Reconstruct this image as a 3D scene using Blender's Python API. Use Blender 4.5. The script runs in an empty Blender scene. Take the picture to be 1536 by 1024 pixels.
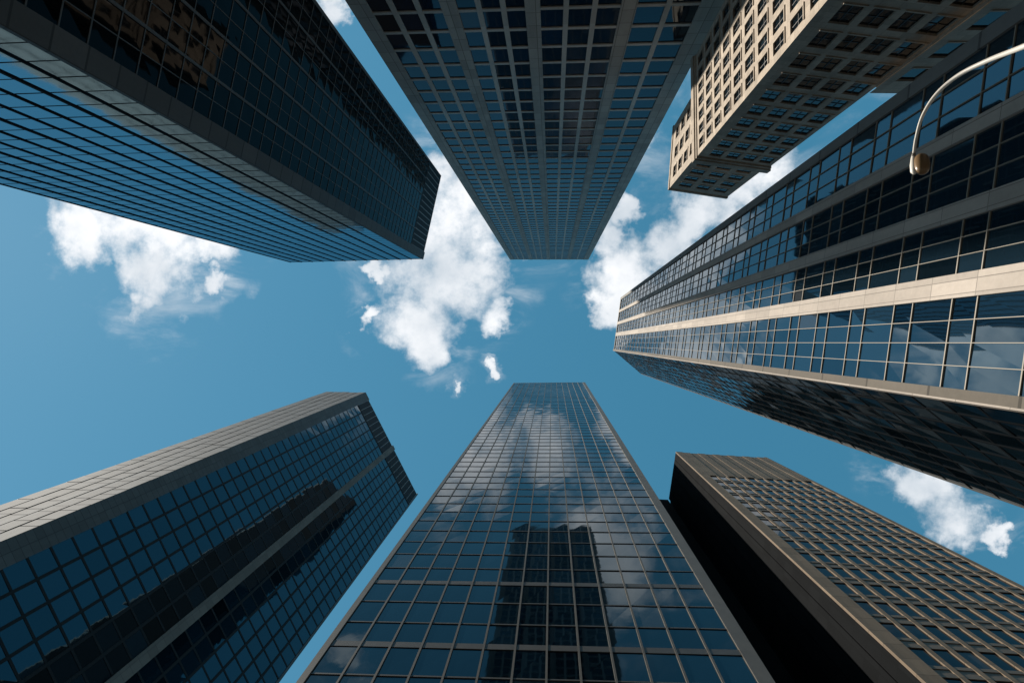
import bpy, bmesh, math, random
from mathutils import Vector, Matrix
from mathutils.bvhtree import BVHTree

random.seed(7)
S = bpy.context.scene
COL = S.collection

# ------------------------------------------------------------------ camera, sky, sun
EYE = 1.6
FPX = 1536 * 20.0 / 36.0
ZEN = (828.0, 497.0)                       # where the zenith falls in the 1536 x 1024 picture
_flip = Matrix.Rotation(math.pi, 3, 'X')
_z = _flip @ Vector(((ZEN[0] - 768) / FPX, -(ZEN[1] - 512) / FPX, -1.0))
ROT = _z.rotation_difference(Vector((0, 0, 1))).to_matrix() @ _flip

cam_d = bpy.data.cameras.new('camera')
cam_d.sensor_width = 36.0
cam_d.lens = 20.0
cam_d.clip_start = 0.1
cam_d.clip_end = 12000.0
cam = bpy.data.objects.new('camera', cam_d)
COL.objects.link(cam)
cam.matrix_world = Matrix.Translation((0, 0, EYE)) @ ROT.to_4x4()
S.camera = cam

S.view_settings.view_transform = 'Standard'
S.view_settings.look = 'None'
S.view_settings.gamma = 1.0
S.view_settings.exposure = 0.32

LIGHT = Vector((1.0, 0.20, -0.94)).normalized()      # the way the sunlight travels
SUN_EL = math.asin(-LIGHT.z)
sun_d = bpy.data.lights.new('sun', 'SUN')
sun_d.energy = 5.0
sun_d.angle = math.radians(0.5)
sun_d.color = (1.0, 0.915, 0.80)
sun = bpy.data.objects.new('sun', sun_d)
COL.objects.link(sun)
sun.rotation_euler = LIGHT.to_track_quat('-Z', 'Y').to_euler()
sun.location = (-120, -20, 260)


def ray(px, py):
    v = ROT @ Vector(((px - 768) / FPX, -(py - 512) / FPX, -1.0))
    return v / v.z


# clouds of the sky: centre, radii, turn (degrees), all angular; the last rows are unseen, added for reflections
CLOUDS = [
    (200, 338, 135, 58, 12), (125, 350, 58, 62, 0), (240, 400, 70, 78, 0), (222, 458, 50, 30, -35), (330, 426, 32, 22, 20),
    (310, 378, 62, 26, 8),
    (690, 318, 85, 95, 0), (650, 405, 92, 72, 0), (705, 420, 62, 66, 0), (622, 485, 70, 48, 10), (640, 525, 44, 34, 20),
    (738, 472, 30, 28, 30), (562, 402, 18, 12, 0), (545, 475, 20, 13, -40),
    (912, 362, 28, 48, 0), (938, 415, 52, 56, 0), (918, 458, 28, 28, 0), (1010, 365, 56, 44, -30), (1062, 318, 76, 40, -30),
    (1140, 272, 74, 36, -30), (935, 315, 20, 28, 0),
    (737, 552, 13, 9, 10), (690, 574, 7, 9, 0),
    (1385, 735, 62, 42, 25), (1430, 772, 60, 40, 25), (1492, 803, 22, 16, 20),
    (498, 8, 34, 28, 0), (805, 325, 62, 62, 0),
    (1250, 60, 160, 70, -20), (250, -120, 200, 80, 10), (900, 150, 90, 120, 10), (1750, 900, 160, 80, 20),  # from here on: clouds added out of view for the glass to reflect
    (500, 1250, 180, 90, 15), (1300, 1200, 160, 70, -15),
]

world = bpy.data.worlds.new('World')
S.world = world
world.use_nodes = True
wn, wl = world.node_tree.nodes, world.node_tree.links
wn.clear()


def N(tree, typ, **kw):
    n = tree.nodes.new(typ)
    for k, v in kw.items():
        setattr(n, k, v)
    return n


def M(tree, op, a, b=None, c=None, clamp=False):
    n = tree.nodes.new('ShaderNodeMath')
    n.operation = op
    n.use_clamp = clamp
    for i, x in enumerate((a, b, c)):
        if x is None:
            continue
        if isinstance(x, (int, float)):
            n.inputs[i].default_value = x
        else:
            tree.links.new(x, n.inputs[i])
    return n.outputs[0]


def build_world():
    t = world.node_tree
    out = N(t, 'ShaderNodeOutputWorld')
    bg = N(t, 'ShaderNodeBackground')
    bg.inputs['Strength'].default_value = 0.08
    sky = N(t, 'ShaderNodeTexSky')
    sky.sky_type = 'NISHITA'
    sky.sun_disc = False
    sky.sun_elevation = SUN_EL
    sky.sun_rotation = math.atan2(-LIGHT.x, -LIGHT.y)
    sky.altitude = 0
    sky.air_density = 1.0
    sky.dust_density = 0.05
    sky.ozone_density = 1.0
    # the photograph's grade of the sky: a flatter, more cyan blue than the raw sky model
    sc = N(t, 'ShaderNodeSeparateColor')
    t.links.new(sky.outputs[0], sc.inputs[0])
    hsv = N(t, 'ShaderNodeCombineColor')
    for i, (mid, gain, gam) in enumerate(((0.84, 0.63, 0.80), (1.376, 2.40, 0.45), (2.60, 3.98, 0.42))):
        v = M(t, 'MULTIPLY', M(t, 'POWER', M(t, 'DIVIDE', sc.outputs[i], mid), gam), gain)
        t.links.new(v, hsv.inputs[i])
    tc = N(t, 'ShaderNodeTexCoord')
    sep = N(t, 'ShaderNodeSeparateXYZ')
    t.links.new(tc.outputs['Generated'], sep.inputs[0])
    zz = M(t, 'MAXIMUM', sep.outputs[2], 0.08)
    x = M(t, 'DIVIDE', sep.outputs[0], zz)
    y = M(t, 'DIVIDE', sep.outputs[1], zz)
    comb = N(t, 'ShaderNodeCombineXYZ')
    t.links.new(x, comb.inputs[0])
    t.links.new(y, comb.inputs[1])
    # wind-torn edges: the position is pushed about before the cloud bodies are measured
    xw, yw = x, y
    for scale, detail, amp, shift in ((5.0, 2.0, 0.05, 0.0), (15.0, 9.0, 0.11, 4.7)):
        mpw = N(t, 'ShaderNodeMapping')
        mpw.inputs['Location'].default_value = (shift, shift * 0.6, 0)
        t.links.new(comb.outputs[0], mpw.inputs[0])
        wnz = N(t, 'ShaderNodeTexNoise')
        wnz.inputs['Scale'].default_value = scale
        wnz.inputs['Detail'].default_value = detail
        wnz.inputs['Roughness'].default_value = 0.60
        t.links.new(mpw.outputs[0], wnz.inputs['Vector'])
        ws = N(t, 'ShaderNodeSeparateColor')
        t.links.new(wnz.outputs['Color'], ws.inputs[0])
        xw = M(t, 'ADD', xw, M(t, 'MULTIPLY', M(t, 'SUBTRACT', ws.outputs[0], 0.5), amp))
        yw = M(t, 'ADD', yw, M(t, 'MULTIPLY', M(t, 'SUBTRACT', ws.outputs[1], 0.5), amp))
    best = None
    for (px, py, rx, ry, a) in CLOUDS:
        c = ray(px, py)
        rx, ry, a = rx * 0.94 / FPX, ry * 0.94 / FPX, math.radians(a)
        dx = M(t, 'SUBTRACT', xw, c.x)
        dy = M(t, 'SUBTRACT', yw, c.y)
        ca, sa = math.cos(a), math.sin(a)
        ex = M(t, 'ADD', M(t, 'MULTIPLY', dx, ca / rx), M(t, 'MULTIPLY', dy, sa / rx))
        ey = M(t, 'ADD', M(t, 'MULTIPLY', dx, -sa / ry), M(t, 'MULTIPLY', dy, ca / ry))
        m = M(t, 'SUBTRACT', 1.0, M(t, 'ADD', M(t, 'MULTIPLY', ex, ex), M(t, 'MULTIPLY', ey, ey)))
        best = m if best is None else M(t, 'SMOOTH_MAX', best, m, 0.35)
    n1 = N(t, 'ShaderNodeTexNoise')
    n1.inputs['Scale'].default_value = 11.0
    n1.inputs['Detail'].default_value = 9.0
    n1.inputs['Roughness'].default_value = 0.62
    t.links.new(comb.outputs[0], n1.inputs['Vector'])
    dens = M(t, 'ADD', M(t, 'MAXIMUM', best, -1.6), M(t, 'MULTIPLY', M(t, 'SUBTRACT', n1.outputs[0], 0.51), 3.7))
    al = N(t, 'ShaderNodeMapRange', interpolation_type='SMOOTHSTEP')
    al.inputs['From Min'].default_value = -0.40
    al.inputs['From Max'].default_value = 1.05
    t.links.new(dens, al.inputs['Value'])
    # thin veils trailing round and between the clouds
    mpv = N(t, 'ShaderNodeMapping')
    mpv.inputs['Rotation'].default_value = (0, 0, math.radians(28))
    mpv.inputs['Scale'].default_value = (1.0, 1.9, 1.0)
    t.links.new(comb.outputs[0], mpv.inputs[0])
    nv = N(t, 'ShaderNodeTexNoise')
    nv.inputs['Scale'].default_value = 6.0
    nv.inputs['Detail'].default_value = 8.0
    nv.inputs['Roughness'].default_value = 0.62
    nv.inputs['Distortion'].default_value = 0.6
    t.links.new(mpv.outputs[0], nv.inputs['Vector'])
    near = N(t, 'ShaderNodeMapRange', interpolation_type='SMOOTHSTEP')
    near.inputs['From Min'].default_value = -3.2
    near.inputs['From Max'].default_value = 0.2
    t.links.new(best, near.inputs['Value'])
    veil = N(t, 'ShaderNodeMapRange', interpolation_type='SMOOTHSTEP')
    veil.inputs['From Min'].default_value = 0.48
    veil.inputs['From Max'].default_value = 0.80
    t.links.new(nv.outputs[0], veil.inputs['Value'])
    veil_a = M(t, 'MULTIPLY', M(t, 'MULTIPLY', veil.outputs[0], near.outputs[0]), 0.6)
    alpha = M(t, 'MAXIMUM', al.outputs[0], veil_a)
    # body shade: thick parts a little grey
    n2 = N(t, 'ShaderNodeTexNoise')
    n2.inputs['Scale'].default_value = 7.0
    n2.inputs['Detail'].default_value = 6.0
    n2.inputs['Roughness'].default_value = 0.55
    mp = N(t, 'ShaderNodeMapping')
    mp.inputs['Location'].default_value = (3.3, 1.7, 0.4)
    t.links.new(comb.outputs[0], mp.inputs[0])
    t.links.new(mp.outputs[0], n2.inputs['Vector'])
    sh = N(t, 'ShaderNodeMapRange')
    sh.inputs['From Min'].default_value = 0.32
    sh.inputs['From Max'].default_value = 0.62
    t.links.new(n2.outputs[0], sh.inputs['Value'])
    cc = N(t, 'ShaderNodeMix', data_type='RGBA')
    t.links.new(sh.outputs[0], cc.inputs['Factor'])
    cc.inputs['A'].default_value = (6.4, 7.1, 7.8, 1)
    cc.inputs['B'].default_value = (10.6, 10.7, 10.9, 1)
    mix = N(t, 'ShaderNodeMix', data_type='RGBA')
    t.links.new(M(t, 'MULTIPLY', alpha, 0.96), mix.inputs['Factor'])
    t.links.new(hsv.outputs[0], mix.inputs['A'])
    t.links.new(cc.outputs['Result'], mix.inputs['B'])
    t.links.new(mix.outputs['Result'], bg.inputs['Color'])
    t.links.new(bg.outputs[0], out.inputs[0])


build_world()


# ------------------------------------------------------------------ materials
def new_mat(name):
    m = bpy.data.materials.new(name)
    m.use_nodes = True
    t = m.node_tree
    b = t.nodes['Principled BSDF']
    return m, t, b


def glass(name, base, ior, rough=0.02, wave=0.25, blind=0.0, spec_tint=(1, 1, 1)):
    m, t, b = new_mat(name)
    at = N(t, 'ShaderNodeAttribute')
    at.attribute_name = 'rnd'
    r = at.outputs['Fac']
    mx = N(t, 'ShaderNodeMix', data_type='RGBA')
    mx.inputs['A'].default_value = (*[c * 0.35 for c in base], 1)
    mx.inputs['B'].default_value = (*[c * 2.0 for c in base], 1)
    t.links.new(r, mx.inputs['Factor'])
    col = mx.outputs['Result']
    if blind > 0:
        st = M(t, 'GREATER_THAN', r, 1 - blind)
        m2 = N(t, 'ShaderNodeMix', data_type='RGBA')
        m2.inputs['B'].default_value = (0.045, 0.048, 0.05, 1)
        t.links.new(M(t, 'MULTIPLY', st, 0.8), m2.inputs['Factor'])
        t.links.new(col, m2.inputs['A'])
        col = m2.outputs['Result']
    t.links.new(col, b.inputs['Base Color'])
    b.inputs['IOR'].default_value = ior
    b.inputs['Specular Tint'].default_value = (*spec_tint, 1)
    tc = N(t, 'ShaderNodeTexCoord')
    n0 = N(t, 'ShaderNodeTexNoise')
    n0.inputs['Scale'].default_value = 0.35
    n0.inputs['Detail'].default_value = 4
    t.links.new(tc.outputs['Object'], n0.inputs['Vector'])
    t.links.new(M(t, 'ADD', M(t, 'MULTIPLY', n0.outputs[0], 0.05), rough - 0.015), b.inputs['Roughness'])
    n = N(t, 'ShaderNodeTexNoise')
    n.inputs['Scale'].default_value = 0.55
    n.inputs['Detail'].default_value = 1.5
    t.links.new(tc.outputs['Object'], n.inputs['Vector'])
    bp = N(t, 'ShaderNodeBump')
    bp.inputs['Strength'].default_value = wave
    bp.inputs['Distance'].default_value = 0.012
    t.links.new(n.outputs[0], bp.inputs['Height'])
    t.links.new(bp.outputs[0], b.inputs['Normal'])
    return m


def stone(name, base, joint_w=1.2, joint_h=2.0, joint=0.035, rough=0.8, stain=0.35, grain=1.0, joint_dark=0.45, metallic=0.0, offset=0.0, spec=0.3):
    m, t, b = new_mat(name)
    uv = N(t, 'ShaderNodeUVMap')
    br = N(t, 'ShaderNodeTexBrick')
    br.offset = offset
    br.inputs['Scale'].default_value = 1.0
    br.inputs['Mortar Size'].default_value = joint
    br.inputs['Mortar Smooth'].default_value = 0.1
    br.inputs['Brick Width'].default_value = joint_w
    br.inputs['Row Height'].default_value = joint_h
    br.inputs['Bias'].default_value = 0.0
    br.inputs['Color1'].default_value = (*[c * 0.85 for c in base], 1)
    br.inputs['Color2'].default_value = (*[c * 1.12 for c in base], 1)
    br.inputs['Mortar'].default_value = (*[c * joint_dark for c in base], 1)
    t.links.new(uv.outputs[0], br.inputs['Vector'])
    tc = N(t, 'ShaderNodeTexCoord')
    mp = N(t, 'ShaderNodeMapping')
    mp.inputs['Scale'].default_value = (0.5, 0.5, 0.07)
    t.links.new(tc.outputs['Object'], mp.inputs[0])
    n = N(t, 'ShaderNodeTexNoise')
    n.inputs['Scale'].default_value = 1.6
    n.inputs['Detail'].default_value = 7
    n.inputs['Roughness'].default_value = 0.65
    t.links.new(mp.outputs[0], n.inputs['Vector'])
    g = N(t, 'ShaderNodeTexNoise')
    g.inputs['Scale'].default_value = 5.0
    g.inputs['Detail'].default_value = 5
    g.inputs['Roughness'].default_value = 0.7
    t.links.new(tc.outputs['Object'], g.inputs['Vector'])
    f = M(t, 'ADD', M(t, 'MULTIPLY', n.outputs[0], stain * 1.6), M(t, 'MULTIPLY', g.outputs[0], 0.35 * grain))
    f = M(t, 'ADD', f, 1.0 - 0.8 * stain - 0.175 * grain)
    mx = N(t, 'ShaderNodeMix', data_type='RGBA', blend_type='MULTIPLY')
    mx.inputs['Factor'].default_value = 1.0
    t.links.new(br.outputs['Color'], mx.inputs['A'])
    cv = N(t, 'ShaderNodeCombineColor')
    for i in range(3):
        t.links.new(f, cv.inputs[i])
    t.links.new(cv.outputs[0], mx.inputs['B'])
    t.links.new(mx.outputs['Result'], b.inputs['Base Color'])
    b.inputs['Roughness'].default_value = rough
    b.inputs['Metallic'].default_value = metallic
    b.inputs['Specular IOR Level'].default_value = spec
    bp = N(t, 'ShaderNodeBump')
    bp.inputs['Strength'].default_value = 0.35
    bp.inputs['Distance'].default_value = 0.02
    t.links.new(g.outputs[0], bp.inputs['Height'])
    t.links.new(bp.outputs[0], b.inputs['Normal'])
    return m


def metal(name, base, rough=0.45, metallic=0.0, var=0.25, ior=1.5, spec=0.5):
    m, t, b = new_mat(name)
    tc = N(t, 'ShaderNodeTexCoord')
    n = N(t, 'ShaderNodeTexNoise')
    n.inputs['Scale'].default_value = 0.6
    n.inputs['Detail'].default_value = 6
    t.links.new(tc.outputs['Object'], n.inputs['Vector'])
    mx = N(t, 'ShaderNodeMix', data_type='RGBA')
    mx.inputs['A'].default_value = (*[c * (1 - var) for c in base], 1)
    mx.inputs['B'].default_value = (*[c * (1 + var) for c in base], 1)
    t.links.new(n.outputs[0], mx.inputs['Factor'])
    t.links.new(mx.outputs['Result'], b.inputs['Base Color'])
    b.inputs['Roughness'].default_value = rough
    b.inputs['Metallic'].default_value = metallic
    b.inputs['IOR'].default_value = ior
    b.inputs['Specular IOR Level'].default_value = spec
    return m


# ------------------------------------------------------------------ mesh helpers
class MB:
    def __init__(self):
        self.v, self.f, self.uv, self.r = [], [], [], []

    def quad(self, a, b, c, d, uv=((0, 0), (1, 0), (1, 1), (0, 1)), flip=False, rnd=0.5):
        i = len(self.v)
        pts, uvs = [a, b, c, d], list(uv)
        if flip:
            pts.reverse()
            uvs.reverse()
        self.v += pts
        self.f.append((i, i + 1, i + 2, i + 3))
        self.uv += uvs
        self.r.append(rnd)

    def poly(self, pts, flip=False):
        i = len(self.v)
        pts = list(pts)
        if flip:
            pts.reverse()
        self.v += pts
        self.f.append(tuple(range(i, i + len(pts))))
        self.uv += [(p.x, p.y) for p in pts]
        self.r.append(0.5)

    def build(self, name, mat, parent=None, origin=None, smooth=False):
        base = parent_world(parent) if parent else Vector((0, 0, 0))
        if origin is None:
            origin = base.copy()
        me = bpy.data.meshes.new(name)
        me.from_pydata([tuple(p - origin) for p in self.v], [], self.f)
        ul = me.uv_layers.new(name='UVMap')
        flat = [c for uv in self.uv for c in uv]
        ul.data.foreach_set('uv', flat)
        at = me.attributes.new('rnd', 'FLOAT', 'FACE')
        at.data.foreach_set('value', self.r)
        if smooth:
            for p in me.polygons:
                p.use_smooth = True
        me.materials.append(mat)
        o = bpy.data.objects.new(name, me)
        COL.objects.link(o)
        if parent:
            o.parent = parent
        o.location = origin - base
        return o


def parent_world(p):
    v = Vector((0, 0, 0))
    while p is not None:
        v = v + p.location
        p = p.parent
    return v


def thing(name, label, cat, loc, group=None):
    o = bpy.data.objects.new(name, None)
    o.empty_display_size = 2
    COL.objects.link(o)
    o.location = loc
    o['label'] = label
    o['category'] = cat
    if group:
        o['group'] = group
    return o


class Facade:
    """A flat wall front. u runs from corner a to corner b, v from the ground (0) to the top (1)."""

    def __init__(self, a_base, a_top, b_base, b_top, k=1.0):
        self.k = k          # scale of every depth given to this front
        self.c = (a_base, b_base, b_top, a_top)
        ctr = (a_base + b_base + a_top + b_top) / 4
        n = ((b_base + b_top) - (a_base + a_top)).cross((a_top + b_top) - (a_base + b_base)).normalized()
        self.flip = False
        if n.dot(Vector((0, 0, EYE)) - ctr) < 0:
            n = -n
            self.flip = True
        self.n = n
        self.W = ((b_base - a_base).length + (b_top - a_top).length) / 2
        self.H = ((a_top - a_base).length + (b_top - b_base).length) / 2

    def P(self, u, v, off=0.0):
        a, b, c, d = self.c
        return (a * (1 - u) + b * u) * (1 - v) + (d * (1 - u) + c * u) * v + self.n * (off * self.k)

    def front(self, mb, u0, u1, v0, v1, off, rnd=0.5, jit=0.0):
        p = [self.P(u0, v0, off), self.P(u1, v0, off), self.P(u1, v1, off), self.P(u0, v1, off)]
        if jit:
            p = [q + self.n * random.uniform(-jit, jit) * self.k for q in p]
        W, H = self.W, self.H
        mb.quad(*p, uv=((u0 * W, v0 * H), (u1 * W, v0 * H), (u1 * W, v1 * H), (u0 * W, v1 * H)), flip=self.flip, rnd=rnd)

    def bar(self, mb, u0, u1, v0, v1, back, front, ends=True):
        W, H = self.W, self.H
        self.front(mb, u0, u1, v0, v1, front)
        q = self.P
        d = (front - back) * self.k
        mb.quad(q(u0, v0, back), q(u0, v0, front), q(u0, v1, front), q(u0, v1, back),
                uv=((0, v0 * H), (d, v0 * H), (d, v1 * H), (0, v1 * H)), flip=self.flip)
        mb.quad(q(u1, v0, front), q(u1, v0, back), q(u1, v1, back), q(u1, v1, front),
                uv=((0, v0 * H), (d, v0 * H), (d, v1 * H), (0, v1 * H)), flip=self.flip)
        if ends:
            mb.quad(q(u0, v0, back), q(u1, v0, back), q(u1, v0, front), q(u0, v0, front),
                    uv=((u0 * W, 0), (u1 * W, 0), (u1 * W, d), (u0 * W, d)), flip=self.flip)
            mb.quad(q(u0, v1, front), q(u1, v1, front), q(u1, v1, back), q(u0, v1, back),
                    uv=((u0 * W, 0), (u1 * W, 0), (u1 * W, d), (u0 * W, d)), flip=self.flip)


def top(px, py, h):
    r = ray(px, py)
    return Vector((r.x * h, r.y * h, h + EYE))


def edge(px, py, h, vp=ZEN, zbase=0.0):
    """The upright edge whose upper end shows at px, py at height h above the eye: (base point, top point)."""
    t = top(px, py, h)
    d = ray(*vp)
    return t - d * (t.z - zbase), t


def project(p):
    v = ROT.transposed() @ (p - Vector((0, 0, EYE)))
    if v.z >= -1e-6:
        return None
    return (768 + FPX * v.x / -v.z, 512 - FPX * v.y / -v.z)


def inset(poly, d):
    n = len(poly)
    area = sum(poly[i].x * poly[(i + 1) % n].y - poly[(i + 1) % n].x * poly[i].y for i in range(n))
    s = 1 if area > 0 else -1
    out = []
    for i in range(n):
        p0, p1, p2 = poly[i - 1], poly[i], poly[(i + 1) % n]
        e1 = (p1 - p0).to_2d().normalized()
        e2 = (p2 - p1).to_2d().normalized()
        n1 = Vector((-e1.y, e1.x)) * s
        n2 = Vector((-e2.y, e2.x)) * s
        k = n1 + n2
        k = k / max(0.2, (1 + n1.dot(n2)))
        out.append(Vector((p1.x + k.x * d, p1.y + k.y * d, p1.z)))
    return out


BODIES = []      # for finding which windows can be seen
PANES = []       # (root, facade, u0, u1, v0, v1, off, material, jitter)


def body(root, edges, mat, d=0.55, name='building_core', roof_mat=None):
    """The solid mass behind the fronts, from a closed ring of (base, top) edges."""
    bs = inset([e[0] for e in edges], d)
    ts = inset([e[1] for e in edges], d)
    ts = [p - Vector((0, 0, 0.35)) for p in ts]
    n = len(bs)
    area = sum(bs[i].x * bs[(i + 1) % n].y - bs[(i + 1) % n].x * bs[i].y for i in range(n))
    mb = MB()
    for i in range(n):
        j = (i + 1) % n
        w = (bs[j] - bs[i]).length
        h = (ts[i] - bs[i]).length
        mb.quad(bs[i], bs[j], ts[j], ts[i], uv=((0, 0), (w, 0), (w, h), (0, h)), flip=area < 0)
    mb.poly(ts, flip=area < 0)
    o = mb.build(name, mat, root)
    BODIES.append(([p.copy() for p in mb.v], list(mb.f), root))
    return o


def spans(cols):
    """[(kind, width)] -> [(kind, u0, u1)] over 0..1"""
    tot = sum(w for _, w in cols)
    x, out = 0.0, []
    for k, w in cols:
        out.append((k, x / tot, (x + w) / tot))
        x += w
    return out


def add_window(root, fac, u0, u1, v0, v1, off, mat, jit=0.006):
    PANES.append((root, fac, u0, u1, v0, v1, off, mat, jit))


def place_windows():
    vs, fs, owner = [], [], []
    for v, f, r in BODIES:
        k = len(vs)
        vs += v
        fs += [tuple(i + k for i in q) for q in f]
    tree = BVHTree.FromPolygons([tuple(v) for v in vs], fs)
    eye = Vector((0, 0, EYE))
    by = {}
    for p in PANES:
        root, fac, u0, u1, v0, v1, off, mat, jit = p
        c = fac.P((u0 + u1) / 2, (v0 + v1) / 2, off)
        size = 0.0
        q = [project(fac.P(a, b, off)) for a, b in ((u0, v0), (u1, v0), (u1, v1), (u0, v1))]
        if all(q):
            cx, cy = sum(a for a, _ in q) / 4, sum(b for _, b in q) / 4
            if -5 < cx < 1541 and -5 < cy < 1029:
                size = abs(sum(q[i][0] * q[(i + 1) % 4][1] - q[(i + 1) % 4][0] * q[i][1] for i in range(4))) / 2
                d = c - eye
                hit = tree.ray_cast(eye, d.normalized(), d.length - 1.0)
                if hit[0] is not None:
                    size = 0.0
        by.setdefault(root.name, []).append((size, random.random(), p))
    for rn, lst in by.items():
        lst.sort(key=lambda e: (-e[0], e[1]))
        rest = {}
        for i, (size, _, p) in enumerate(lst):
            root, fac, u0, u1, v0, v1, off, mat, jit = p
            if i < 100 and size > 0:
                mb = MB()
                fac.front(mb, u0, u1, v0, v1, off, random.random(), jit)
                mb.build('window', mat, root, origin=fac.P((u0 + u1) / 2, (v0 + v1) / 2, off))
            else:
                rest.setdefault(mat.name, (root, mat, MB()))
                fac.front(rest[mat.name][2], u0, u1, v0, v1, off, random.random(), jit)
        for root, mat, mb in rest.values():
            o = mb.build('window', mat, root)
            o['kind'] = 'stuff'


def curtain(root, fac, cols, rows, glass_mat, pane_off, pier=None, mull=None, trans=None, jit=0.006, v_range=(0.0, 1.0), pier_name='pier'):
    """cols: spans; rows: window (v0, v1) list; pier/mull = (material, back, front); trans = the same for the level bars between the rows."""
    e = 0.004 / fac.W
    lo, hi = v_range
    for k, u0, u1 in cols:
        if k in 'pm':
            spec = pier if k == 'p' else mull
            mb = MB()
            fac.bar(mb, max(u0, e), min(u1, 1 - e), lo, hi, spec[1], spec[2])
            mb.build(pier_name if k == 'p' else 'mullion', spec[0], root)
        else:
            for v0, v1 in rows:
                add_window(root, fac, u0, u1, v0, v1, pane_off, glass_mat, jit)
    if trans:
        mb = MB()
        us = [(u0, u1) for k, u0, u1 in cols if k == 'p']
        cuts = [0.0] + [x for a, b in us for x in (a, b)] + [1.0]
        lanes = [(cuts[i], cuts[i + 1]) for i in range(0, len(cuts), 2) if cuts[i + 1] - cuts[i] > 1e-6]
        edges_ = [(rows[i][1], rows[i + 1][0]) for i in range(len(rows) - 1)]
        if rows[0][0] > lo + 1e-6:
            edges_.insert(0, (lo, rows[0][0]))
        if rows[-1][1] < hi - 1e-6:
            edges_.append((rows[-1][1], hi))
        for a, b in lanes:
            for v0, v1 in edges_:
                fac.bar(mb, max(a, e * 2), min(b, 1 - e * 2), v0, v1, trans[1], trans[2])
        mb.build('transom', trans[0], root)


def floors(n, gap, lo=0.0, hi=1.0):
    """n equal storeys between lo and hi, each losing the share gap to the level bar."""
    s = (hi - lo) / n
    return [(lo + (i + gap) * s, lo + (i + 1) * s) for i in range(n)]


GROUP = 'office towers ringing the plaza'

# ------------------------------------------------------------------ ground
M_ground = stone('granite paving', (0.07, 0.068, 0.065), 0.9, 0.6, 0.012, 0.75, 0.3, 1.0, 0.5, offset=0.5)
g = MB()
R_ = 3500.0
g.quad(Vector((-R_, -R_, 0)), Vector((R_, -R_, 0)), Vector((R_, R_, 0)), Vector((-R_, R_, 0)),
       uv=((-R_, -R_), (R_, -R_), (R_, R_), (-R_, R_)))
go = g.build('ground', M_ground)
go['kind'] = 'structure'

M_core = metal('dark core wall', (0.006, 0.007, 0.008), 0.8, spec=0.1)

# ------------------------------------------------------------------ tower, top centre: concrete grid with blue windows
M_conc = stone('grey concrete', (0.36, 0.348, 0.32), 1.6, 3.2, 0.05, 0.8, 0.3)
M_conc_thin = stone('grey concrete bar', (0.48, 0.465, 0.43), 40, 40, 0.0, 0.8, 0.25)
M_glass_blue = glass('deep blue window glass', (0.003, 0.012, 0.028), 1.36, 0.03, 0.25, 0.03, (0.4, 0.75, 1.0))


def concrete_grid_tower():
    h, vp = 350.0, (829, 490)
    a = edge(765, 389.5, h, vp)
    b = edge(882.5, 389.5, h, vp)
    dep = Vector((0, -36, 0))
    root = thing('office_tower', 'dark tower with a square concrete grid of blue windows and wide vertical piers', 'tower', (a[0] + b[0]) / 2, GROUP)
    body(root, [a, b, (b[0] + dep, b[1] + dep), (a[0] + dep, a[1] + dep)], M_core, 0.42)
    f = Facade(a[0], a[1], b[0], b[1], 1.0)
    c = [('p', 30)]
    for i, (w, n, p) in enumerate(((113, 3, 25), (106, 3, 24), (125, 3, 25), (96, 2, 36))):
        m = 8.5
        ww = (w - m * (n - 1)) / n
        for k in range(n):
            c.append(('w', ww))
            if k < n - 1:
                c.append(('m', m))
        c.append(('p', p))
    rows = floors(69, 0.12, 0.0, 0.992)
    curtain(root, f, spans(c), rows, M_glass_blue, -0.26, (M_conc, -0.55, 0.0), (M_conc_thin, -0.55, -0.05), (M_conc_thin, -0.55, -0.10), jit=0.01)


concrete_grid_tower()

# ------------------------------------------------------------------ tower, bottom centre: gridded curtain wall
M_bronze = metal('pale bronze mullion', (0.10, 0.088, 0.072), 0.55)
M_bronze_dark = metal('bronze level bar', (0.06, 0.055, 0.048), 0.5)
M_glass_grid = glass('blue grey mirror glass', (0.002, 0.008, 0.014), 1.58, 0.02, 0.30, 0.03, (0.4, 0.8, 1.0))


def glass_grid_tower():
    h, vp = 420.0, (828, 495)
    a = edge(770.5, 574, h, vp)
    b = edge(877.5, 573, h, vp)
    dep = Vector((0, 30, 0))
    root = thing('office_tower', 'glass tower with a fine pale grid reflecting white cloud, seen full front', 'tower', (a[0] + b[0]) / 2, GROUP)
    body(root, [a, b, (b[0] + dep, b[1] + dep), (a[0] + dep, a[1] + dep)], M_core, 0.36)
    f = Facade(a[0], a[1], b[0], b[1], 1.25)
    c = [('p', 0.35)]
    for i in range(13):
        c.append(('w', 1.5))
        c.append(('m', 0.105) if i < 12 else ('p', 0.75))
    n = 72
    rows = floors(n, 0.04, 0.0, 0.994)
    # two belt courses of doubled level bars low on the front
    out = []
    for i, (v0, v1) in enumerate(rows):
        zc = v0 * (h + EYE) - EYE
        if i in (12, 15):
            v0 += 0.0022
        out.append((v0, v1))
    curtain(root, f, spans(c), out, M_glass_grid, -0.16, (M_bronze, -0.30, 0.0), (M_bronze, -0.30, -0.02), (M_bronze_dark, -0.30, -0.08), jit=0.014)


glass_grid_tower()

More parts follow.
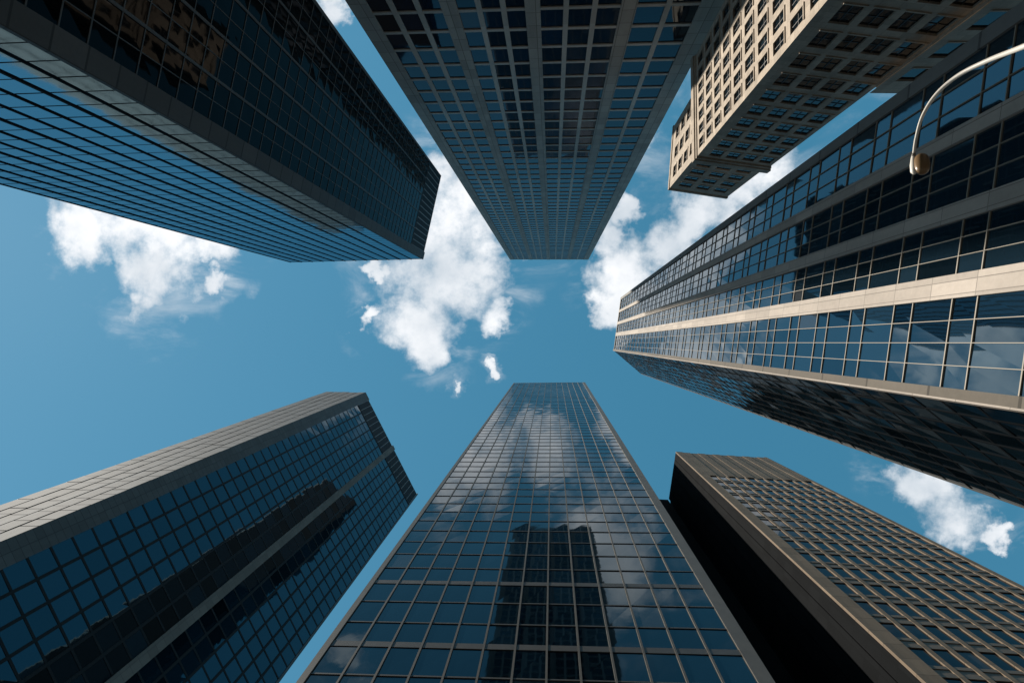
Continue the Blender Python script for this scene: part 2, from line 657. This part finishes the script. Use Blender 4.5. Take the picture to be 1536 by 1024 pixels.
# ------------------------------------------------------------------ tower, top left: dark face and blue finned face
M_pier_dark = stone('dark grey granite', (0.10, 0.10, 0.096), 3.0, 2.2, 0.07, 0.6, 0.3)
M_rib_dark = metal('dark grey rib', (0.085, 0.085, 0.082), 0.55)
M_fin = metal('black blue fin', (0.012, 0.015, 0.018), 0.7, spec=0.1)
M_glass_black = glass('smoked black glass', (0.002, 0.003, 0.004), 1.18, 0.02, 0.45)
M_glass_sky = glass('sky blue mirror glass', (0.01, 0.03, 0.05), 5.5, 0.03, 0.35, 0.0, (0.6, 0.88, 1.0))
M_louvre = metal('black louvre', (0.010, 0.011, 0.012), 0.6, spec=0.2)
M_pale_bar = metal('grey louvre bar', (0.26, 0.255, 0.24), 0.5)


def mech_band(root, f, u0, u1, v0, v1, n, off=-0.1):
    """A blank storey under the roof: dark panels with pale upright bars."""
    mb = MB()
    f.bar(mb, u0, u1, v0, v1, off - 0.4, off)
    mb.build('louvre_panel', M_louvre, root)
    mb = MB()
    for i in range(n + 1):
        u = u0 + (u1 - u0) * i / n
        w = 0.10 * f.k / f.W
        f.bar(mb, max(u0, u - w), min(u1, u + w), v0 + 0.0006, v1 - 0.0006, off - 0.02, off + 0.07)
    mb.build('louvre_bar', M_pale_bar, root)


def twin_faced_tower():
    h, vp = 110.0, (828, 496)
    a = edge(635, 389, h, vp)            # front corner
    b = edge(663, 265, h, vp)            # far end of the dark face
    c = edge(436, 394, h, (828, 499))    # far end of the blue face
    back = (c[0] + (b[0] - a[0]), c[1] + (b[1] - a[1]))
    root = thing('office_tower', 'dark tower with black glass on one face and blue glass between fins on the other', 'tower', a[0], GROUP)
    body(root, [a, b, back, c], M_core, 0.5)
    f = Facade(a[0], a[1], b[0], b[1], 0.7)
    cols = [('p', 0.085)]
    for i in range(5):
        for k in range(2):
            cols.append(('w', 0.083))
            if k == 0:
                cols.append(('m', 0.004))
        cols.append(('p', 0.012) if i < 4 else ('p', 0.02))
    cs = spans(cols)
    rows = floors(56, 0.05, 0.0, 0.905)
    mid = [x for x in cs]
    # the ribs run the full height, the glazing stops under the louvred storey
    pier = (M_pier_dark, -0.45, 0.0)
    e = 0.004 / f.W
    for k, u0, u1 in cs:
        if k == 'p':
            mb = MB()
            wide = u1 - u0 > 0.05
            f.bar(mb, max(e, u0), min(1 - e, u1), 0.0, 1.0 if wide else 0.905, -0.45, 0.0 if wide else -0.04)
            mb.build('corner_pier' if wide else 'rib', M_pier_dark if wide else M_rib_dark, root)
        elif k == 'w':
            for v0, v1 in rows:
                add_window(root, f, u0, u1, v0, v1, -0.16, M_glass_black, 0.012)
    mb = MB()
    for v in [r[1] for r in rows]:
        f.bar(mb, cs[0][2] + e, 1 - 3 * e, v, v + 0.0008, -0.3, -0.10)
    mb.build('transom', M_rib_dark, root)
    mb = MB()
    for k, u0, u1 in cs:
        if k == 'm':
            f.bar(mb, u0, u1, 0.0, 0.905, -0.3, -0.12)
    mb.build('mullion', M_rib_dark, root)
    mech_band(root, f, cs[0][2] + e, 1 - e, 0.906, 0.996, 15)
    # blue face: deep fins
    g2 = Facade(c[0], c[1], a[0], a[1], 0.5)
    cols = [('p', 0.04)]
    for i in range(12):
        cols.append(('w', 1.0))
        cols.append(('m', 0.065 if i % 3 else 0.10) if i < 11 else ('p', 0.12))
    rows = floors(60, 0.045, 0.0, 0.995)
    curtain(root, g2, spans(cols), rows, M_glass_sky, -0.15, (M_pier_dark, -0.5, -0.005), (M_fin, -0.5, 0.0), (M_fin, -0.5, -0.13), jit=0.010, pier_name='end_pier')


twin_faced_tower()

# ------------------------------------------------------------------ tower, bottom left: pale clad facet and dark glazed front
M_clad = stone('pale metal cladding', (0.17, 0.172, 0.172), 2.2, 40.0, 0.0, 0.8, 0.5, 0.9, 0.25, spec=0.16)
M_glass_teal = glass('teal blue glass', (0.003, 0.011, 0.018), 1.85, 0.02, 0.5, 0.0, (0.4, 0.8, 1.0))
M_black_frame = metal('black frame', (0.014, 0.015, 0.016), 0.6, spec=0.2)
M_taupe = stone('taupe stone rib', (0.17, 0.152, 0.13), 40, 3.0, 0.04, 0.7, 0.3)


def clad_corner_tower():
    h, vp = 360.0, (830, 473)
    a = edge(548.5, 588, h, vp)
    b = edge(627, 741, h, (830, 466))
    c = edge(489, 587, h, (830, 469))
    back = (c[0] + (b[0] - a[0]), c[1] + (b[1] - a[1]))
    root = thing('office_tower', 'tower with a pale panelled side and one taupe rib down its dark glass front', 'tower', a[0], GROUP)
    body(root, [a, b, back, c], M_core, 0.68)
    f = Facade(a[0], a[1], b[0], b[1], 1.4)
    cols = [('p', 0.075)]
    for i in range(6):
        cols.append(('w', 0.066))
        if i < 5:
            cols.append(('m', 0.010))
    cols.append(('p', 0.04))
    for i in range(6):
        cols.append(('w', 0.063))
        cols.append(('m', 0.010) if i < 5 else ('p', 0.012))
    cs = spans(cols)
    e = 0.004 / f.W
    rows = floors(56, 0.10, 0.0, 0.938)
    mull, trans = MB(), MB()
    np_ = 0
    for k, u0, u1 in cs:
        if k == 'p':
            mb = MB()
            nm, mt, hi, fr = (('corner_pier', M_pier_dark, 1.0, 0.0), ('rib', M_taupe, 1.0, 0.12), ('end_pier', M_rib_dark, 1.0, -0.01))[np_]
            np_ += 1
            f.bar(mb, max(e, u0), min(1 - e, u1), 0.0, hi, -0.45, fr)
            mb.build(nm, mt, root)
        elif k == 'm':
            f.bar(mull, u0, u1, 0.0, 0.938, -0.4, -0.06)
        else:
            for v0, v1 in rows:
                add_window(root, f, u0, u1, v0, v1, -0.18, M_glass_teal, 0.022)
    mull.build('mullion', M_black_frame, root)
    ps = [x for x in cs if x[0] == 'p']
    for lo, hi in ((ps[0][2], ps[1][1]), (ps[1][2], ps[2][1])):
        for v0, v1 in rows:
            f.bar(trans, lo + e, hi - e, v1, v1 + 0.10 * 0.938 / 56, -0.4, -0.12)
    trans.build('transom', M_black_frame, root)
    for lo, hi in ((ps[0][2], ps[1][1]), (ps[1][2], ps[2][1])):
        mech_band(root, f, lo + e, hi - e, 0.941, 0.996, 9)
    # pale side
    g2 = Facade(c[0], c[1], a[0], a[1], 1.3)
    mb = MB()
    g2.bar(mb, e, 1 - e, 0.0, 0.999, -0.5, -0.16)
    mb.build('joint_backing', M_black_frame, root)
    mb = MB()
    for i in range(5):
        u0, u1 = i / 5 + 0.016, (i + 1) / 5 - 0.008
        v = 0.0
        while v < 0.995:
            v1 = min(v + random.choice((0.012, 0.018, 0.018, 0.026)), 1.0)
            g2.bar(mb, max(e, u0), min(1 - e, u1), v, v1 - 0.0008, -0.45, -0.003 - 0.07 * random.random())
            v = v1
    mb.build('cladding', M_clad, root)


clad_corner_tower()

# ------------------------------------------------------------------ tower, right: striped front, stone bands between mirror glass
M_band = stone('pale stone band', (0.42, 0.372, 0.325), 0.27, 1.35, 0.010, 0.75, 0.5, 1.0, 0.5)
M_edge_band = stone('grey stone edge', (0.20, 0.193, 0.18), 2.6, 2.4, 0.04, 0.7, 0.3)
M_ledge = stone('brown stone ledge', (0.13, 0.115, 0.095), 2.6, 2.4, 0.04, 0.8, 0.4)
M_glass_mirror = glass('silver blue mirror glass', (0.006, 0.015, 0.024), 2.35, 0.015, 0.30, 0.03, (0.6, 0.85, 1.0))
M_alu = metal('bright metal glazing bar', (0.30, 0.265, 0.21), 0.55, spec=0.3)
M_flank_fin = metal('flank glazing bar', (0.008, 0.010, 0.012), 0.9, spec=0.02)
M_glass_flank = glass('dark flank glass', (0.004, 0.010, 0.015), 1.45, 0.03, 0.8, 0.0, (0.4, 0.75, 1.0))


def striped_tower():
    h = 76.0
    a = edge(920, 526, h, (828, 512))
    b = edge(931, 446, h, (828, 522))
    c = edge(961, 561, h, (828, 514))
    bb = (b[0] + Vector((18, -1.2, 0)), b[1] + Vector((18, -1.2, 0)))
    cc = (c[0] + Vector((18, 0, 0)), c[1] + Vector((18, 0, 0)))
    root = thing('office_tower', 'tower striped with pale stone bands between strips of mirror glass', 'tower', a[0], GROUP)
    body(root, [a, b, bb, cc, c], M_core, 0.5)
    f = Facade(a[0], a[1], b[0], b[1], 0.55)
    seq = [('p', 0.036)]
    def strip(total, n):
        m = 0.0019
        w = (total - m * (n - 1)) / n
        for i in range(n):
            seq.append(('w', w))
            if i < n - 1:
                seq.append(('m', m))
    strip(0.239, 4); seq.append(('p', 0.065))
    strip(0.148, 3); seq.append(('p', 0.053))
    strip(0.172, 3); seq.append(('p', 0.048))
    strip(0.191, 3); seq.append(('p', 0.048))
    cs = spans(seq)
    n = 38
    rows = []
    s = 0.992 / n
    for i in range(n):
        v = i * s
        rows.append((v + 0.014 * s, v + 0.646 * s))
        rows.append((v + 0.66 * s, v + s))
    e = 0.004 / f.W
    k_ = 0
    for k, u0, u1 in cs:
        if k == 'p':
            mb = MB()
            mat = (M_ledge, M_band, M_band, M_band, M_edge_band)[k_]
            f.bar(mb, max(e, u0), min(1 - e, u1), 0.0, 1.0, -0.45, 0.10 if k_ == 0 else 0.0)
            mb.build('stone_band', mat, root)
            k_ += 1
        elif k == 'm':
            mb = MB()
            f.bar(mb, u0, u1, 0.0, 0.992, -0.3, -0.05)
            mb.build('mullion', M_alu, root)
        else:
            for v0, v1 in rows:
                add_window(root, f, u0, u1, v0, v1, -0.12, M_glass_mirror, 0.010)
    ps = [x for x in cs if x[0] == 'p']
    mb = MB()
    for i in range(4):
        lo, hi = ps[i][2], ps[i + 1][1]
        for j in range(len(rows)):
            v0 = rows[j][1]
            v1 = rows[j + 1][0] if j + 1 < len(rows) else 0.9925
            f.bar(mb, lo + e, hi - e, v0, v1, -0.3, -0.07)
    mb.build('transom', M_alu, root)
    mb = MB()
    for i in range(4):
        f.bar(mb, ps[i][2] + e, ps[i + 1][1] - e, 0.9926, 0.999, -0.4, -0.01)
    mb.build('parapet', M_edge_band, root)
    mb = MB()
    f.bar(mb, 0.004, 0.009, 0.0, 0.9995, 0.102, 0.16)  # pale bar standing in for the bright sunlit edge of the ledge
    mb.build('lit_edge_bar', M_band, root)
    # flank
    g2 = Facade(c[0], c[1], a[0], a[1], 0.6)
    cols = [('p', 0.03)]
    for i in range(9):
        cols.append(('w', 1.0))
        cols.append(('m', 0.10) if i < 8 else ('p', 0.10))
    curtain(root, g2, spans(cols), floors(76, 0.07, 0.0, 0.995), M_glass_flank, -0.12, (M_pier_dark, -0.4, -0.05), (M_flank_fin, -0.4, -0.085), (M_flank_fin, -0.4, -0.105), jit=0.016, pier_name='end_pier')


striped_tower()

# ------------------------------------------------------------------ building, bottom right: black side and brown ribbed front
M_brown = stone('brown stone rib', (0.19, 0.142, 0.098), 40, 3.0, 0.04, 0.75, 0.35)
M_brown_bar = metal('brown level bar', (0.14, 0.106, 0.074), 0.6)
M_glass_brown = glass('dark blue office glass', (0.003, 0.007, 0.011), 1.30, 0.03, 0.5, 0.03, (0.5, 0.8, 1.0))
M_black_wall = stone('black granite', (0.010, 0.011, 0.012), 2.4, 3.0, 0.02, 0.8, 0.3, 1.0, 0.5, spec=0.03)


def ribbed_tower():
    h = 177.0
    a = edge(1013.5, 677, h, (828, 506))
    b = edge(1150, 685.5, h, (800, 510))
    c = edge(1003, 748, h, (828, 500))
    d2 = (b[0] + Vector((4, 16, 0)), b[1] + Vector((4, 16, 0)))
    e2 = (c[0] + Vector((0.5, 6, 0)), c[1] + Vector((0.5, 6, 0)))
    root = thing('office_tower', 'brown ribbed building with a blank stone top and a pitch black side', 'tower', a[0], GROUP)
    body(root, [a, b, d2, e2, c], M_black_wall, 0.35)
    f = Facade(a[0], a[1], b[0], b[1], 1.9)
    e = 0.004 / f.W
    cols = [('p', 0.07)]
    n = 11
    for i in range(n):
        cols.append(('w', 0.059))
        cols.append(('m', 0.019) if i < n - 1 else ('p', 0.03))
    cs = spans(cols)
    vtop = 0.835
    s = vtop / 26
    rows = [(i * s + 0.34 * s, (i + 1) * s) for i in range(26)]
    k_ = 0
    for k, u0, u1 in cs:
        mb = MB()
        if k == 'p':
            f.bar(mb, max(e, u0), min(1 - e, u1), 0.0, 1.0, -0.22, 0.0)
            mb.build('corner_pier' if k_ == 0 else 'end_pier', M_brown, root)
            k_ += 1
        elif k == 'm':
            f.bar(mb, u0, u1, 0.0, vtop, -0.3, -0.03)
            mb.build('rib', M_brown, root)
        else:
            for v0, v1 in rows:
                add_window(root, f, u0, u1, v0, v1, -0.13, M_glass_brown, 0.010)
    mb = MB()
    lo, hi = cs[0][2] + e, cs[-1][1] - e
    for v0, v1 in rows:
        b0 = v0 - 0.34 * s
        f.bar(mb, lo, hi, b0 - 0.001, b0 + 0.10 * s, -0.3, -0.06)
        f.bar(mb, lo, hi, b0 + 0.10 * s, b0 + 0.24 * s, -0.3, -0.11)
        f.bar(mb, lo, hi, b0 + 0.24 * s, b0 + 0.34 * s, -0.3, -0.06)
    mb.build('transom', M_brown_bar, root)
    mb = MB()
    np_ = 11
    for i in range(np_):                       # upright slabs with narrow joints
        x0, x1 = lo + (hi - lo) * i / np_, lo + (hi - lo) * (i + 1) / np_
        f.bar(mb, x0, x1 - 0.05 / f.W, vtop + 0.0005, 0.997, -0.3, -0.01 - 0.05 * (i % 2))
    mb.build('parapet', M_brown, root)
    # black side in big plates
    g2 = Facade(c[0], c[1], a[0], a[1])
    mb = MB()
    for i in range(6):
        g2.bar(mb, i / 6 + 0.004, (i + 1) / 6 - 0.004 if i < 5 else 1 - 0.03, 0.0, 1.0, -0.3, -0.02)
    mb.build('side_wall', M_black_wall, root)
    # low black wing behind the glass tower
    w0 = edge(1001.5, 748.5, h * 0.985, (828, 500))
    w1 = edge(972, 747, h * 0.985, (828, 500))
    v = Vector((0, 9, 0))
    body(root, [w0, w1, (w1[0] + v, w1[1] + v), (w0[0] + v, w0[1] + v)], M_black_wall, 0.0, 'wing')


ribbed_tower()

# ------------------------------------------------------------------ building, upper right: sunlit beige stone
M_beige = stone('beige limestone', (0.46, 0.392, 0.318), 1.4, 0.7, 0.012, 0.85, 0.6, 1.3, 0.55, offset=0.5)
M_beige_trim = stone('beige stone trim', (0.42, 0.357, 0.288), 1.4, 40, 0.02, 0.85, 0.45, 1.2, 0.5)
M_glass_old = glass('dark sash glass', (0.005, 0.010, 0.014), 1.5, 0.04, 0.4)
M_sash = metal('dark sash frame', (0.03, 0.03, 0.03), 0.5)


def holed_wall(root, f, us, vs, name, mat, depth=0.32, glass_mat=None, sash=True):
    """us, vs: window (start, end) lists; the wall is one sheet with deep openings, the window a pane with a sash bar."""
    mb = MB()
    e = 0.003 / f.W
    x = [e] + [k for p in us for k in p] + [1 - e]
    y = [0.0] + [k for p in vs for k in p] + [1.0]
    for j in range(len(y) - 1):
        if j % 2 == 0:
            f.front(mb, x[0], x[-1], y[j], y[j + 1], 0.0)
            continue
        for i in range(len(x) - 1):
            if i % 2 == 0:
                f.front(mb, x[i], x[i + 1], y[j], y[j + 1], 0.0)
            else:
                u0, u1, v0, v1 = x[i], x[i + 1], y[j], y[j + 1]
                q = f.P
                fl = f.flip
                mb.quad(q(u0, v0, 0), q(u0, v1, 0), q(u0, v1, -depth), q(u0, v0, -depth), flip=not fl)
                mb.quad(q(u1, v0, 0), q(u1, v0, -depth), q(u1, v1, -depth), q(u1, v1, 0), flip=not fl)
                mb.quad(q(u0, v0, 0), q(u0, v0, -depth), q(u1, v0, -depth), q(u1, v0, 0), flip=not fl)
                mb.quad(q(u0, v1, 0), q(u1, v1, 0), q(u1, v1, -depth), q(u0, v1, -depth), flip=not fl)
                add_window(root, f, u0, u1, v0, v1, -depth + 0.02, glass_mat, 0.008)
    sb = MB()
    sl = mb
    for u0, u1 in us:
        for v0, v1 in vs:
            um = (u0 + u1) / 2
            w = 0.035 / f.W
            f.bar(sb, um - w, um + w, v0, v1, -depth, -depth + 0.07)
            vm = v0 + (v1 - v0) * 0.52
            hgt = 0.03 / f.H
            f.bar(sb, u0, u1, vm - hgt, vm + hgt, -depth, -depth + 0.06)
            ex = 0.10 / f.W
            f.bar(sl, u0 - ex, u1 + ex, v0 - 0.14 / f.H, v0 - 0.002 / f.H, -0.01, 0.09)
    if sash:
        sb.build('sash', M_sash, root)
    mb.build(name, mat, root)


def even(n, lo, hi, share):
    s = (hi - lo) / n
    return [(lo + (i + 0.5 - share / 2) * s, lo + (i + 0.5 + share / 2) * s) for i in range(n)]


def limestone_block():
    h = 99.0
    vp = (828, 496)
    k = 0.815                                    # the shaft stops here, the narrower crown stands on it
    hs = h * k
    a = edge(1003, 284, h, vp)
    b = edge(1089, 297, h, vp)
    d = edge(1010, 191, h, vp)
    root = thing('limestone_building', 'sunlit beige stone building with punched square windows and a narrower crown', 'building', a[0], None)
    # shaft
    def at_shaft(px, py):
        return edge(px, py, hs, vp)
    sa = at_shaft(1041.5, 240)
    sb_ = at_shaft(1148.5, 255)
    sd = at_shaft(1039.5, 92)
    back = (sd[0] + (sb_[0] - sa[0]), sd[1] + (sb_[1] - sa[1]))
    body(root, [sa, sb_, back, sd], M_beige, 0.36, 'shaft_core')
    n = 22
    vs = even(n, 0.0, 0.975, 0.70)
    holed_wall(root, Facade(sa[0], sa[1], sb_[0], sb_[1]), even(4, 0.10, 0.985, 0.72), vs, 'shaft_wall', M_beige, 0.20, M_glass_old)
    holed_wall(root, Facade(sa[0], sa[1], sd[0], sd[1]), even(7, 0.03, 0.97, 0.64), vs, 'shaft_wall', M_beige, 0.20, M_glass_old)
    # crown: starts on the shaft roof
    zb = hs + EYE
    ca = edge(1003, 284, h, vp, zb)
    cb = edge(1089, 297, h, vp, zb)
    cd = edge(1010, 191, h, vp, zb)
    cbk = (cd[0] + (cb[0] - ca[0]), cd[1] + (cb[1] - ca[1]))
    body(root, [ca, cb, cbk, cd], M_beige, 0.36, 'crown_core')
    cv = even(4, 0.05, 0.88, 0.68)
    holed_wall(root, Facade(ca[0], ca[1], cb[0], cb[1]), even(3, 0.06, 0.94, 0.70), cv, 'crown_wall', M_beige, 0.20, M_glass_old)
    holed_wall(root, Facade(ca[0], ca[1], cd[0], cd[1]), even(3, 0.05, 0.95, 0.56), cv, 'crown_wall', M_beige, 0.20, M_glass_old)

    # lower wing to one side of the shaft
    hw = 54.0
    p0 = Vector((sb_[0].x - 0.6, sb_[0].y + 0.5, 0))
    q0 = p0 + Vector((16, 0.6, 0))
    up = Vector((0, 0, hw + EYE))
    bk = Vector((0, -9, 0))
    body(root, [(p0, p0 + up), (q0, q0 + up), (q0 + bk, q0 + bk + up), (p0 + bk, p0 + bk + up)], M_beige, 0.36, 'wing_core')
    holed_wall(root, Facade(p0, p0 + up, q0, q0 + up), even(6, 0.02, 0.98, 0.6), even(13, 0.0, 0.97, 0.6), 'wing_wall', M_beige, 0.20, M_glass_old, False)

    # cornices: ring slabs standing proud of the walls
    def ring(edges, z0, z1, out, name):
        ps = inset([Vector((p[0].x, p[0].y, 0)) for p in edges], -out)
        mb = MB()
        lo = [Vector((p.x, p.y, z0)) for p in ps]
        hi_ = [Vector((p.x, p.y, z1)) for p in ps]
        nn = len(ps)
        ar = sum(ps[i].x * ps[(i + 1) % nn].y - ps[(i + 1) % nn].x * ps[i].y for i in range(nn))
        for i in range(nn):
            j = (i + 1) % nn
            w = (lo[j] - lo[i]).length
            mb.quad(lo[i], lo[j], hi_[j], hi_[i], uv=((0, 0), (w, 0), (w, z1 - z0), (0, z1 - z0)), flip=ar < 0)
        mb.poly(hi_, flip=ar < 0)
        mb.poly(lo, flip=ar > 0)
        return mb.build(name, M_beige_trim, root)
    ring([sa, sb_, back, sd], zb - 1.1, zb + 0.25, 0.28, 'cornice')
    ring([sa, sb_, back, sd], zb - 1.7, zb - 1.103, 0.13, 'cornice')
    ring([ca, cb, cbk, cd], h + EYE - 0.7, h + EYE + 0.1, 0.12, 'cornice')


limestone_block()


# ------------------------------------------------------------------ street lamp
M_pole = metal('cream painted steel', (0.80, 0.77, 0.70), 0.4, 0.0, 0.1)
M_collar = metal('grey cast collar', (0.22, 0.21, 0.19), 0.5)
M_lens = metal('amber prismatic lens', (0.20, 0.125, 0.06), 0.35, 0.0, 0.6)


def tube(pts, radii, mat, name, parent, seg=14):
    mb = MB()
    rings = []
    for i, p in enumerate(pts):
        t = (pts[min(i + 1, len(pts) - 1)] - pts[max(i - 1, 0)]).normalized()
        a = t.cross(Vector((0.3, 1, 0.2))).normalized()
        b = t.cross(a)
        rings.append([p + (a * math.cos(2 * math.pi * k / seg) + b * math.sin(2 * math.pi * k / seg)) * radii[i] for k in range(seg)])
    for i in range(len(rings) - 1):
        for k in range(seg):
            l = (k + 1) % seg
            mb.quad(rings[i][k], rings[i][l], rings[i + 1][l], rings[i + 1][k])
    mb.poly(rings[-1])
    mb.poly(rings[0], flip=True)
    o = mb.build(name, mat, parent, smooth=True)
    bm = bmesh.new()
    bm.from_mesh(o.data)
    bmesh.ops.remove_doubles(bm, verts=bm.verts, dist=1e-5)
    bm.to_mesh(o.data)
    bm.free()
    return o


def catmull(P, n=8):
    out = []
    for i in range(len(P) - 1):
        p0, p1, p2, p3 = P[max(i - 1, 0)], P[i], P[i + 1], P[min(i + 2, len(P) - 1)]
        for k in range(n):
            t = k / n
            out.append(0.5 * ((2 * p1) + (p2 - p0) * t + (2 * p0 - 5 * p1 + 4 * p2 - p3) * t * t + (3 * p1 - p0 - 3 * p2 + p3) * t ** 3))
    out.append(P[-1])
    return out


def street_lamp():
    sc = 0.74
    px = [(1700, 8, 5.6), (1615, 38, 6.35), (1536, 70, 7.1), (1482, 91, 7.7), (1438, 113, 8.15), (1405, 141, 8.45), (1384, 174, 8.62), (1374, 208, 8.66), (1370, 236, 8.6)]
    P = [top(x, y, z * sc - 0.0) for x, y, z in px]
    low = P[0] + (P[0] - P[1]) * 0.6
    base = Vector((low.x + 0.12, low.y - 0.06, 0.0))
    P = [base + Vector((0, 0, 0.0)), base + Vector((-0.01, 0, 1.8)), base + Vector((-0.03, 0.01, 3.4))] + P
    root = thing('street_lamp', 'cream gooseneck street lamp with an amber lens hanging before the striped tower', 'street lamp', base)
    C = catmull(P, 10)
    n = len(C)
    tube(C, [0.035 - 0.0225 * i / n for i in range(n)], M_pole, 'pole', root)
    tube([base, base + Vector((0, 0, 0.35)), base + Vector((0, 0, 0.42))], [0.16, 0.15, 0.08], M_pole, 'base', root)
    # head: a slim housing with a lens bowl slung under and beside it
    e = P[-1]
    tip = top(1371.5, 261, 8.45 * sc)
    d = (tip - e)
    n_ = e - P[-2]
    tube([e - n_ * 0.20, e - n_ * 0.12, e - n_ * 0.02, e + n_ * 0.02], [0.0165, 0.021, 0.021, 0.017], M_collar, 'collar', root)
    hp = [e - d * 0.1, e + d * 0.12, e + d * 0.45, e + d * 0.85, e + d * 1.0]
    ho = tube(hp, [0.017, 0.026, 0.036, 0.034, 0.012], M_pole, 'lamp_housing', root)
    c = (top(1383, 246, 8.46 * sc))
    ax = d.normalized()
    side = ax.cross(Vector((0, 0, 1))).normalized()
    upv = side.cross(ax)
    mb = MB()
    nu, nv = 20, 12
    L, Wd, D = 0.128, 0.072, 0.066
    def pt(i, j):
        th = math.pi * j / nv
        ph = 2 * math.pi * i / nu
        sx = math.copysign(abs(math.cos(th)) ** 0.75, math.cos(th))
        return c + ax * (L * sx) + (side * math.cos(ph) * Wd + upv * math.sin(ph) * D) * (abs(math.sin(th)) ** 0.7)
    for i in range(nu):
        for j in range(nv):
            mb.quad(pt(i, j), pt(i + 1, j), pt(i + 1, j + 1), pt(i, j + 1))
    lens = mb.build('lens', M_lens, ho, smooth=True)
    bm = bmesh.new()
    bm.from_mesh(lens.data)
    bmesh.ops.remove_doubles(bm, verts=bm.verts, dist=1e-5)
    bm.to_mesh(lens.data)
    bm.free()


street_lamp()
place_windows()
